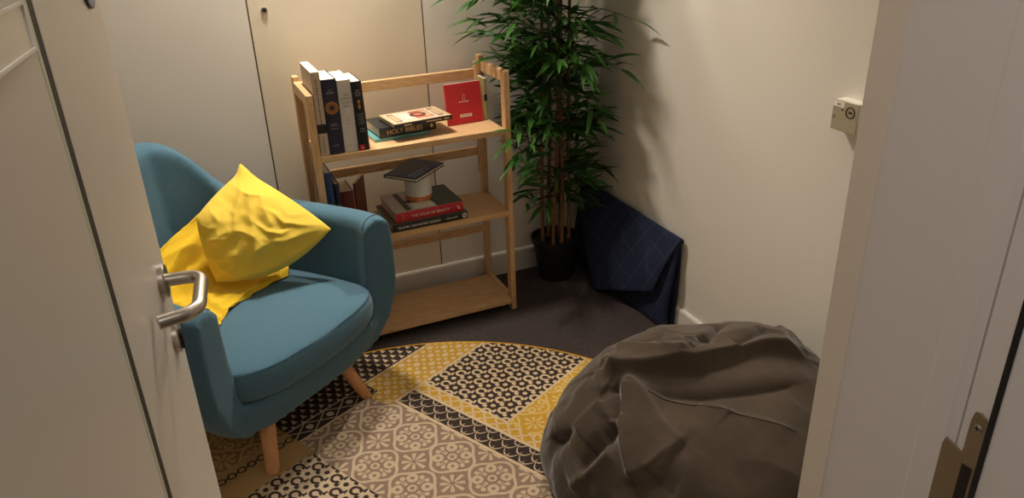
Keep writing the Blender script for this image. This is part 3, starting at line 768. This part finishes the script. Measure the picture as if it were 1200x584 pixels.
# ------------------------------------------------------------------ yellow throw under and behind the cushion
ctrl = [[(-.26, -.505, .545), (-.19, -.515, .565), (-.08, -.490, .590), (.03, -.490, .625), (.10, -.490, .640), (.16, -.480, .560)],
        [(-.26, -.470, .500), (-.19, -.455, .530), (-.08, -.450, .560), (.03, -.460, .585), (.10, -.465, .580), (.18, -.450, .500)],
        [(-.26, -.440, .465), (-.19, -.425, .490), (-.10, -.420, .525), (.00, -.430, .525), (.09, -.440, .500), (.20, -.430, .445)],
        [(-.26, -.400, .435), (-.20, -.390, .450), (-.11, -.375, .462), (-.01, -.370, .455), (.10, -.360, .437), (.22, -.360, .425)],
        [(-.29, -.340, .418), (-.21, -.325, .424), (-.125, -.325, .445), (-.03, -.315, .432), (.10, -.300, .424), (.24, -.310, .420)],
        [(-.28, -.280, .412), (-.21, -.265, .414), (-.150, -.245, .418), (-.055, -.265, .424), (.06, -.275, .420), (.22, -.285, .418)],
        [(-.26, -.235, .411), (-.20, -.215, .412), (-.145, -.200, .411), (-.09, -.235, .417), (.02, -.262, .415), (.20, -.262, .416)]]
ctrl = np.array(ctrl); n1, n2 = 70, 76
G = np.zeros((n1+1, n2+1, 3))
for i in range(n1+1):
    row = [cat(ctrl[:, c_], i/n1) for c_ in range(ctrl.shape[1])]
    for j in range(n2+1): G[i, j] = cat(row, j/n2)
A, B = np.meshgrid(np.linspace(0, 1, n1+1), np.linspace(0, 1, n2+1), indexing='ij')
wz = np.zeros_like(A)
for poly, amp, w1, w2 in [([(.55, .30), (.75, .38), (.98, .42)], .022, .025, .06), ([(.50, .52), (.72, .50), (.97, .60)], .016, .05, .02), ([(.62, .60), (.80, .68), (.93, .85)], .014, .03, .05),
                          ([(.33, .05), (.36, .3), (.34, .6)], -.018, .03, .03), ([(.45, .12), (.7, .2), (.95, .22)], .012, .03, .04), ([(.70, .75), (.82, .86), (.85, .97)], .012, .03, .03),
                          ([(.1, .35), (.22, .5), (.3, .7)], .012, .04, .05), ([(.8, .45), (.9, .5), (.99, .5)], .014, .015, .03), ([(.05, .1), (.2, .2), (.3, .22)], .010, .04, .05)]:
    wz += wr(A, B, poly, amp, w1, w2)
nz = np.array([[mnoise.fractal(Vector((a*5, b*5, 1.7)), 1.0, 2.0, 3) for b in B[0]] for a in A[:, 0]])
crs = np.array([[(1-abs(mnoise.noise(Vector((a*4.0, b*6.0+a*2, 8.3)))))**4 for b in B[0]] for a in A[:, 0]])
G[..., 2] += wz + np.maximum(.008*nz, -.003) + .010*crs*np.clip((A-.12)*4, 0, 1)
G[..., 1] += .5*wz*(A < .45)
seat_top = .416
G[..., 1] = np.maximum(G[..., 1], -np.interp(np.abs(G[..., 0]), [0, .10, .17, .22, .26, .29], [.475, .460, .405, .340, .26, .10]) - .10*np.clip(G[..., 2]-.45, 0, 1))
G[..., 2] = np.maximum(G[..., 2], seat_top + .002)
P = [[tuple(loc2w(*G[i, j])) for j in range(n2+1)] for i in range(n1+1)]
vs, _, fs = grid_mesh(P)
bm = bmesh.new(); tmp = bpy.data.meshes.new('t2'); tmp.from_pydata(vs, [], fs); bm.from_mesh(tmp)
th = obj('throw_blanket', bm, M['yellow2'], None, smooth=True, sharp=180)
md = th.modifiers.new('solid', 'SOLIDIFY'); md.thickness = .006; md.offset = 1
md = th.modifiers.new('subsurf', 'SUBSURF'); md.levels = 1; md.render_levels = 1
tag(th, 'rumpled yellow throw spread over the armchair seat beneath the yellow cushion', 'throw')

# ------------------------------------------------------------------ bean bag
BC = Vector((1.135, 1.335, 0)); BRX, BRY, BH = .435, .455, .405
bm = bmesh.new(); bmesh.ops.create_icosphere(bm, subdivisions=8, radius=1)
bm.verts.ensure_lookup_table()
Dn = np.array([v.co[:] for v in bm.verts]); Dn /= np.linalg.norm(Dn, axis=1, keepdims=True)
az = np.arctan2(Dn[:, 1], Dn[:, 0]); sag = 1 + .035*np.sin(3*az+.6) + .03*np.sin(2*az+2.0)
lo, hi = np.zeros(len(Dn)), np.ones(len(Dn))*1.2
for _ in range(40):                                   # radius of the fat, flat-topped form along every direction
    r = (lo+hi)/2; X_, Y_, Z_ = r*Dn[:, 0]/(BRX*sag), r*Dn[:, 1]/(BRY*sag), np.abs(r*Dn[:, 2])
    rad = np.hypot(X_, Y_); topz = np.where(Dn[:, 2] > 0, BH*(1 + .09*np.cos(az-.5)*np.minimum(rad, 1)), .25)
    out_ = rad**3.3 + (Z_/topz)**2.2 > 1
    hi = np.where(out_, r, hi); lo = np.where(out_, lo, r)
P0 = Dn*r[:, None]; P0[:, 2] = np.maximum(P0[:, 2], 0)
nar = 1 - .10*np.exp(-(P0[:, 2]/.05)**2); P0[:, 0] = P0[:, 0]*nar + BC.x; P0[:, 1] = P0[:, 1]*nar + BC.y; P0[:, 2] += .0004
P0[:, 0] = np.minimum(P0[:, 0], XW-.006)
for v, p in zip(bm.verts, P0): v.co = p
bm.normal_update()
Nn = np.array([v.normal[:] for v in bm.verts])
def px_to_bag(u, v):
    """where the sight line through a photo point meets the bag's rounded form"""
    d = ray(u, v); d = np.array(d)/np.linalg.norm(np.array(d)); o = np.array((0, 0, H))
    w = P0-o; t = w@d; perp = np.linalg.norm(w-np.outer(t, d), axis=1)
    near = perp < max(.012, perp.min()*1.5); idx = np.where(near)[0]
    return P0[idx[np.argmin(t[idx])]]
def cp(*pts): return [(621+.3973*x, 352+.3973*y) for x, y in pts]
folds = [  # sight-line polylines, height (m), half widths above / below the line
    (cp((212, 212), (280, 213), (420, 200), (550, 175), (700, 138), (850, 118)), .052, .130, .014),
    (cp((330, 250), (480, 262), (600, 250), (700, 238), (840, 224)), -.030, .018, .130),
    (cp((200, 205), (245, 175), (290, 165), (400, 180), (490, 178)), .028, .050, .030),
    (cp((200, 205), (196, 250), (215, 262)), .016, .04, .015),
    (cp((278, 222), (274, 300), (264, 370), (280, 460), (300, 560)), .034, .050, .016),
    (cp((278, 222), (330, 268), (400, 370), (455, 415)), .022, .016, .060),
    (cp((252, 235), (256, 300), (250, 352)), -.034, .016, .018),
    (cp((255, 360), (200, 430), (130, 515)), -.034, .018, .034),
    (cp((215, 290), (160, 340), (130, 372)), .026, .05, .016), (cp((48, 412), (75, 398), (110, 382)), -.028, .008, .028),
    (cp((330, 262), (480, 285), (590, 312), (700, 340), (810, 374)), .012, .016, .040),
    (cp((500, 268), (560, 290), (600, 318)), .010, .010, .030),
    (cp((562, 62), (540, 105), (505, 150)), -.036, .012, .026), (cp((548, 70), (510, 120), (440, 150)), .022, .022, .03),
    (cp((372, 160), (430, 148), (482, 172)), .018, .012, .03), (cp((600, 152), (650, 122), (695, 98)), -.022, .016, .03), (cp((720, 88), (780, 108), (840, 118)), .012, .03, .02),
    (cp((225, 160), (300, 130), (400, 105)), -.014, .02, .03), (cp((60, 390), (120, 300), (200, 175)), .012, .05, .05), (cp((110, 570), (180, 500), (240, 440)), .022, .05, .02), (cp((330, 480), (360, 540), (420, 580)), -.010, .03, .03),
    (cp((440, 410), (380, 440), (330, 500)), .010, .03, .015),
]
D = np.zeros(len(P0)); fl = P0; fn = Nn
for poly, amp, w1, w2 in folds:
    pp = [px_to_bag(*q) for q in poly]; pp = [cat(pp, t) for t in np.linspace(0, 1, 4*len(pp))]
    for _ in range(5): pp = [pp[0]] + [(pp[i-1]+2*pp[i]+pp[i+1])/4 for i in range(1, len(pp)-1)] + [pp[-1]]
    best = np.full(len(fl), 1e9); side = np.ones(len(fl)); tt = np.zeros(len(fl)); nseg = len(pp)-1
    for i in range(nseg):
        a = pp[i]; d = pp[i+1]-pp[i]; L2 = max(d@d, 1e-9)
        t = np.clip(((fl-a)@d)/L2, 0, 1); c_ = a+t[:, None]*d; dist = np.linalg.norm(fl-c_, axis=1)
        s_ = np.sign((np.cross(d, fl-a)*fn).sum(1)); m_ = dist < best
        best = np.where(m_, dist, best); side = np.where(m_, s_, side); tt = np.where(m_, (i+t)/nseg, tt)
    w = np.where(side > 0, w1, w2); fade = np.clip(np.minimum(tt, 1-tt)/.12, .15, 1)
    D += amp*fade*np.exp(-(best/w)**1.15)
nz = np.array([mnoise.fractal(Vector(p)*5.0, 1.0, 2.0, 4) for p in P0])
rid = np.array([1-abs(mnoise.noise(Vector((p[0]*5.2, p[1]*5.2, p[2]*4)))) for p in P0])
hz = np.clip(P0[:, 2]/.10, 0, 1)
gather = .004*np.sin(az*15+nz*3)*hz*np.clip((.38-P0[:, 2])*6, 0, 1)
D = (D + .007*nz + .009*(rid**3-.6) + gather)*hz
P1 = P0 + Nn*D[:, None]
P1[:, 0] = np.minimum(P1[:, 0], XW-.004); P1[:, 2] = np.maximum(P1[:, 2], .0003)
P1[:, 2] += (RZ_TOP+.001)*np.clip(1-P1[:, 2]/.2, 0, 1)
for v, p in zip(bm.verts, P1): v.co = p
seams = []
for f_ in (4, 10):
    pts = []
    for q in [cat(np.array(folds[f_][0]), t) for t in np.linspace(.02, .98, 40)]:
        i = int(np.argmin(((P0-px_to_bag(*q))**2).sum(1))); pts.append(P1[i]+Nn[i]*.0004)
    for _ in range(3): pts = [pts[0]] + [(pts[i-1]+2*pts[i]+pts[i+1])/4 for i in range(1, 39)] + [pts[-1]]
    seams.append(pts)
bag = obj('bean_bag', bm, M['suede'], None, smooth=True, sharp=180)
tag(bag, 'large slumped taupe suede bean bag on the rug against the right wall', 'bean bag')
for pts in seams:
    bm = bmesh.new(); tube(bm, pts, .0016, 6); obj('seam', bm, M['suedeseam'], bag, smooth=True)
# ------------------------------------------------------------------ folded navy mat leaning on the right wall
fm = thing('folded_mat', 'folded navy mat with a pale line pattern leaning on the wall beside the bamboo', 'mat', (1.52, 2.45, 0))
def navy():
    m = bpy.data.materials.new('navy_felt'); m.use_nodes = True; nt = m.node_tree; V.nt = nt; b = nt.nodes['Principled BSDF']
    b.inputs['Roughness'].default_value = .9; b.inputs['Specular IOR Level'].default_value = .15
    tc = nt.nodes.new('ShaderNodeTexCoord'); sx = nt.nodes.new('ShaderNodeSeparateXYZ'); nt.links.new(tc.outputs['Object'], sx.inputs[0])
    y = V(sx.outputs[1]); z = V(sx.outputs[2])
    a = cell(y + z*.55, .085); c_ = cell(z*1.0 - y*.28, .10); d = cell(y - z*.35, .17)
    f = vmax(vmax((vabs(a) < .0011), (vabs(c_) < .0011)*(vfrac(y*(1/.17)) < .6)), (vabs(d) < .0011)*(vfrac(z*(1/.2)) < .55))
    nz = nt.nodes.new('ShaderNodeTexNoise'); nz.inputs['Scale'].default_value = 150; nt.links.new(tc.outputs['Object'], nz.inputs[0])
    mx = nt.nodes.new('ShaderNodeMix'); mx.data_type = 'RGBA'; nt.links.new((f*.55).x, mx.inputs[0]); mx.inputs[6].default_value = lin((40, 48, 70)); mx.inputs[7].default_value = lin((86, 94, 112))
    nt.links.new(mx.outputs[2], b.inputs['Base Color'])
    bp = nt.nodes.new('ShaderNodeBump'); bp.inputs['Strength'].default_value = .4; bp.inputs['Distance'].default_value = .001; nt.links.new(nz.outputs[0], bp.inputs['Height']); nt.links.new(bp.outputs[0], b.inputs['Normal'])
    return m
M['navy'] = navy()
def sheet(name, quad, n1, n2, thick, fn_, m, parent, origin):
    """bilinear sheet with offset function, given thickness"""
    q = [np.array(p) for p in quad]; P = []
    for i in range(n1+1):
        r_ = []
        for j in range(n2+1):
            s, t = i/n1, j/n2
            p = (1-s)*((1-t)*q[0]+t*q[3]) + s*((1-t)*q[1]+t*q[2])
            r_.append(tuple(p + np.array(fn_(s, t)) - np.array(origin)))
        P.append(r_)
    vs, _, fs = grid_mesh(P); bm = bmesh.new(); tmp = bpy.data.meshes.new('ts'); tmp.from_pydata(vs, [], fs); bm.from_mesh(tmp)
    o = obj(name, bm, m, parent, smooth=True, sharp=60)
    md = o.modifiers.new('solid', 'SOLIDIFY'); md.thickness = thick; md.offset = 0
    md = o.modifiers.new('bevel', 'BEVEL'); md.width = thick*.3; md.segments = 2; md.limit_method = 'ANGLE'
    return o
OG = (1.52, 2.45, 0)
bulge = lambda s, t: (-.012*math.sin(PI*t), 0, 0)
# s along the wall (far -> near), t bottom -> top
sheet('back_layer', [(1.540, 2.80, .006), (1.552, 2.085, .006), (1.566, 2.085, .372), (1.560, 2.80, .372)], 10, 12, .012, lambda s, t: (.004*math.sin(PI*t), 0, 0), M['navy'], fm, OG)
sheet('middle_layer', [(1.516, 2.80, .006), (1.524, 2.080, .006), (1.553, 2.082, .376), (1.546, 2.80, .374)], 10, 12, .016, lambda s, t: (-.010*math.sin(PI*t), .008*math.sin(2*PI*t), 0), M['navy'], fm, OG)
sheet('front_flap', [(1.444, 2.50, .008), (1.500, 2.150, .150), (1.545, 2.066, .381), (1.535, 2.79, .379)], 14, 14, .009, lambda s, t: (-.016*math.sin(PI*t)*(1-.3*s), 0, 0), M['navy'], fm, OG)
bm = bmesh.new(); tube(bm, [Vector((1.553, y, .3785))-Vector(OG) for y in np.linspace(2.068, 2.80, 14)], .0125, 12); obj('folded_edge', bm, M['navy'], fm, smooth=True)

# ------------------------------------------------------------------ potted artificial bamboo
PC = Vector((1.370, 2.714, 0))
pb = thing('potted_bamboo', 'tall artificial bamboo with dark green leaves in a black pot in the corner', 'plant', PC)
bm = bmesh.new(); lathe(bm, [(.070, .0006), (.076, .004), (.096, .165), (.104, .167), (.105, .190), (.099, .190), (.093, .165), (.001, .165)], 48); obj('pot', bm, M['pot'], pb, smooth=True)
bm = bmesh.new(); lathe(bm, [(.092, .160), (.08, .170), (.04, .176), (.001, .178)], 32); obj('moss', bm, M['soil'], pb, smooth=True)
rnd = random.Random(11)
canes = [(-.050, .01, 1.60), (-.028, -.045, 1.08), (-.012, .035, 1.85), (.004, -.050, 1.12), (.024, .02, 1.70), (.050, -.02, 1.80), (.040, .045, 1.55)]
leafV, leafF = [], []
def leaf(base, dirv, L, w, droop, roll):
    d = dirv.normalized(); side = d.cross(Vector((0, 0, 1)))
    if side.length < .05: side = Vector((1, 0, 0))
    side.normalize(); side = (Matrix.Rotation(roll, 3, d) @ side); up = side.cross(d)
    prof = [(0, .06), (.12, .55), (.32, 1.0), (.58, .86), (.82, .44), (1, .02)]
    b0 = len(leafV); n_ = len(prof)
    pts = []
    for f, ww in prof:
        c_ = base + d*(L*f) + Vector((0, 0, -droop*L*f*f)) 
        x = side*(w*ww)
        pts += [c_ + x + up*(w*ww*.35), c_, c_ - x + up*(w*ww*.35)]
    for q in pts:                                     # keep clear of the walls, the shelves and the mat
        gx = q.x+PC.x; gy = q.y+PC.y
        if gx > XW-.012 or gy > YW-.012 or (gx < BX1+.004 and gy < 2.79 and q.z < .985 and gy > 2.504) or q.z < .14: return
        if gx > 1.46 and q.z < .40 and gy < 2.80: return
    leafV.extend([tuple(q) for q in pts])
    for k_ in range(n_-1):
        i = b0+3*k_
        leafF.append((i, i+1, i+4, i+3)); leafF.append((i+1, i+2, i+5, i+4))
twigbm = bmesh.new()
def spray(p, az, el, L, nl, lscale=1.0):
    d = Vector((math.cos(az)*math.cos(el), math.sin(az)*math.cos(el), math.sin(el))); pts = []
    for k_ in range(6):
        f = k_/5; pts.append(p + d*(L*f) + Vector((0, 0, -.22*L*f*f)))
    if any(q.x+PC.x > XW-.02 or q.y+PC.y > YW-.02 or (q.x+PC.x < BX1+.012 and 2.50 < q.y+PC.y < 2.8 and q.z < .985) for q in pts): return
    tube(twigbm, pts, [.0022, .002, .0018, .0015, .0012, .0008], 5)
    for k_ in range(nl):
        f = .25+.75*(k_+.5)/nl; q = p + d*(L*f) + Vector((0, 0, -.22*L*f*f))
        s = 1 if k_ % 2 else -1
        a2 = az + s*rnd.uniform(.35, 1.1)*(1.15-.6*f); e2 = el*.4 + rnd.uniform(-.40, .55)
        dv = Vector((math.cos(a2)*math.cos(e2), math.sin(a2)*math.cos(e2), math.sin(e2)))
        leaf(q, dv, rnd.uniform(.095, .165)*lscale, rnd.uniform(.0080, .0118)*lscale, rnd.uniform(.0, .30), rnd.uniform(-.9, .9))
    leaf(pts[-1], d + Vector((0, 0, -.3)), rnd.uniform(.1, .15)*lscale, .010*lscale, .2, rnd.uniform(-.5, .5))
for x, y, hgt in canes:
    pts = []; lx, ly = rnd.uniform(-.03, .03), rnd.uniform(-.03, .02)
    nseg = int(hgt/.055)
    for k_ in range(nseg+1):
        f = k_/nseg; pts.append((x + lx*f + .006*math.sin(5*f+x*40), y + ly*f, .165 + (hgt-.165)*f))
    rr = [(.0082 if k_ % 4 else .0098)*(1-.35*k_/nseg) for k_ in range(nseg+1)]
    bm = bmesh.new(); tube(bm, pts, rr, 10); obj('cane', bm, M['cane'], pb, smooth=True)
    for k_ in range(nseg+1):
        zz = pts[k_][2]
        if zz < .34: continue
        dens = 1.2 if zz < .62 else (2.2 if zz < .80 else (3.6 if zz < .95 else 5.2))
        if hgt < 1.2 and zz > .90: dens = .4
        for _ in range(int(dens) + (rnd.random() < dens % 1)):
            if zz < .80 or rnd.random() < .15:                                        # low down the sprays leave to the sides and the canes stay clear
                az = rnd.choice((PI*1.02, PI*1.2, -.55, -.25, -.8, .25)) + rnd.uniform(-.25, .25)
            else:
                az = rnd.uniform(0, 2*PI)
            reach = interp(zz, [.35, .6, .9, 1.2, 1.6], [.16, .22, .27, .34, .34])
            spray(Vector(pts[k_]), az, rnd.uniform(.0, .85), reach*rnd.uniform(.6, 1.15), rnd.randint(4, 6))
# a few long sprays the photo shows reaching out
for (x, y, z_, az, el, L) in [(.0, -.055, .80, PI+.56, .02, .37), (.0, -.055, .70, PI+.62, .12, .34), (.02, -.05, .60, PI+.60, .2, .26), (-.02, -.03, .98, PI*1.05, .55, .34), (-.02, -.03, .93, PI*1.1, .45, .32), (-.03, -.02, .62, PI*1.12, .10, .22), (-.03, -.02, .80, PI*1.2, .0, .25), (.04, -.03, .74, -.5, .25, .22), (.04, -.03, .88, -.9, .3, .26),
                               (.04, -.02, .50, -.9, .35, .2), (-.05, -.02, .42, PI*1.15, .3, .2), (.04, -.03, .38, -1.1, .3, .18), (.0, -.04, .95, PI*1.35, .4, .3)]:
    spray(Vector((x, y, z_)), az, el, L, 8, 1.05)
def leafmat():
    m = mat('bamboo_leaf', (66, 112, 42), .4, col2=(38, 78, 30), vscale=9, spec=.4)
    return m
obj('foliage', (leafV, [], leafF), leafmat(), pb, smooth=True, sharp=180)
obj('twigs', twigbm, M['twig'], pb, smooth=True)

# lettering becomes ordinary mesh
bpy.context.view_layer.update(); dg = bpy.context.evaluated_depsgraph_get()
for o in [o for o in bpy.data.objects if o.type == 'FONT']:
    me = bpy.data.meshes.new_from_object(o.evaluated_get(dg)); n2_ = o.name; par = o.parent; ml = o.matrix_local.copy(); mt = o.data.materials[0]
    bpy.data.objects.remove(o); me.materials.clear(); me.materials.append(mt)
    k = bpy.data.objects.new(n2_, me); C.objects.link(k); k.parent = par; k.matrix_local = ml

# ------------------------------------------------------------------ light
def area(name, loc, target, size, power, col, shape='DISK', spread=PI):
    l = bpy.data.lights.new(name, 'AREA'); l.shape = shape; l.size = size; l.energy = power; l.color = col; l.spread = spread
    o = bpy.data.objects.new(name, l); C.objects.link(o); o.location = loc
    o.rotation_euler = (Vector(target)-Vector(loc)).to_track_quat('-Z', 'Y').to_euler(); return o
def spot(name, loc, target, power, col, ang, blend, rad):
    l = bpy.data.lights.new(name, 'SPOT'); l.energy = power; l.color = col; l.spot_size = math.radians(ang); l.spot_blend = blend; l.shadow_soft_size = rad
    o = bpy.data.objects.new(name, l); C.objects.link(o); o.location = loc
    o.rotation_euler = (Vector(target)-Vector(loc)).to_track_quat('-Z', 'Y').to_euler(); return o
WARM = (1.0, .90, .775)
spot('downlight', (.45, 2.63, ZC-.02), (.45, 2.60, 0), 138, WARM, 135, .8, .11)
spot('downlight', (1.30, 2.66, ZC-.02), (1.30, 2.60, 0), 80, WARM, 140, .8, .04)
area('room_ceiling_light', (.75, 1.35, ZC-.02), (.75, 1.35, 0), .3, 1.6, (1, .9, .79))
area('corridor_light', (-.05, -.02, ZC-.02), (.0, .0, 0), .35, 7, (1, .93, .88))
w = bpy.data.worlds.new('world'); bpy.context.scene.world = w; w.use_nodes = True
w.node_tree.nodes['Background'].inputs[0].default_value = (.05, .045, .04, 1); w.node_tree.nodes['Background'].inputs[1].default_value = .2
vs_ = bpy.context.scene.view_settings; vs_.view_transform = 'Standard'; vs_.look = 'None'; vs_.gamma = 1; vs_.use_curve_mapping = False; vs_.exposure = 0.0
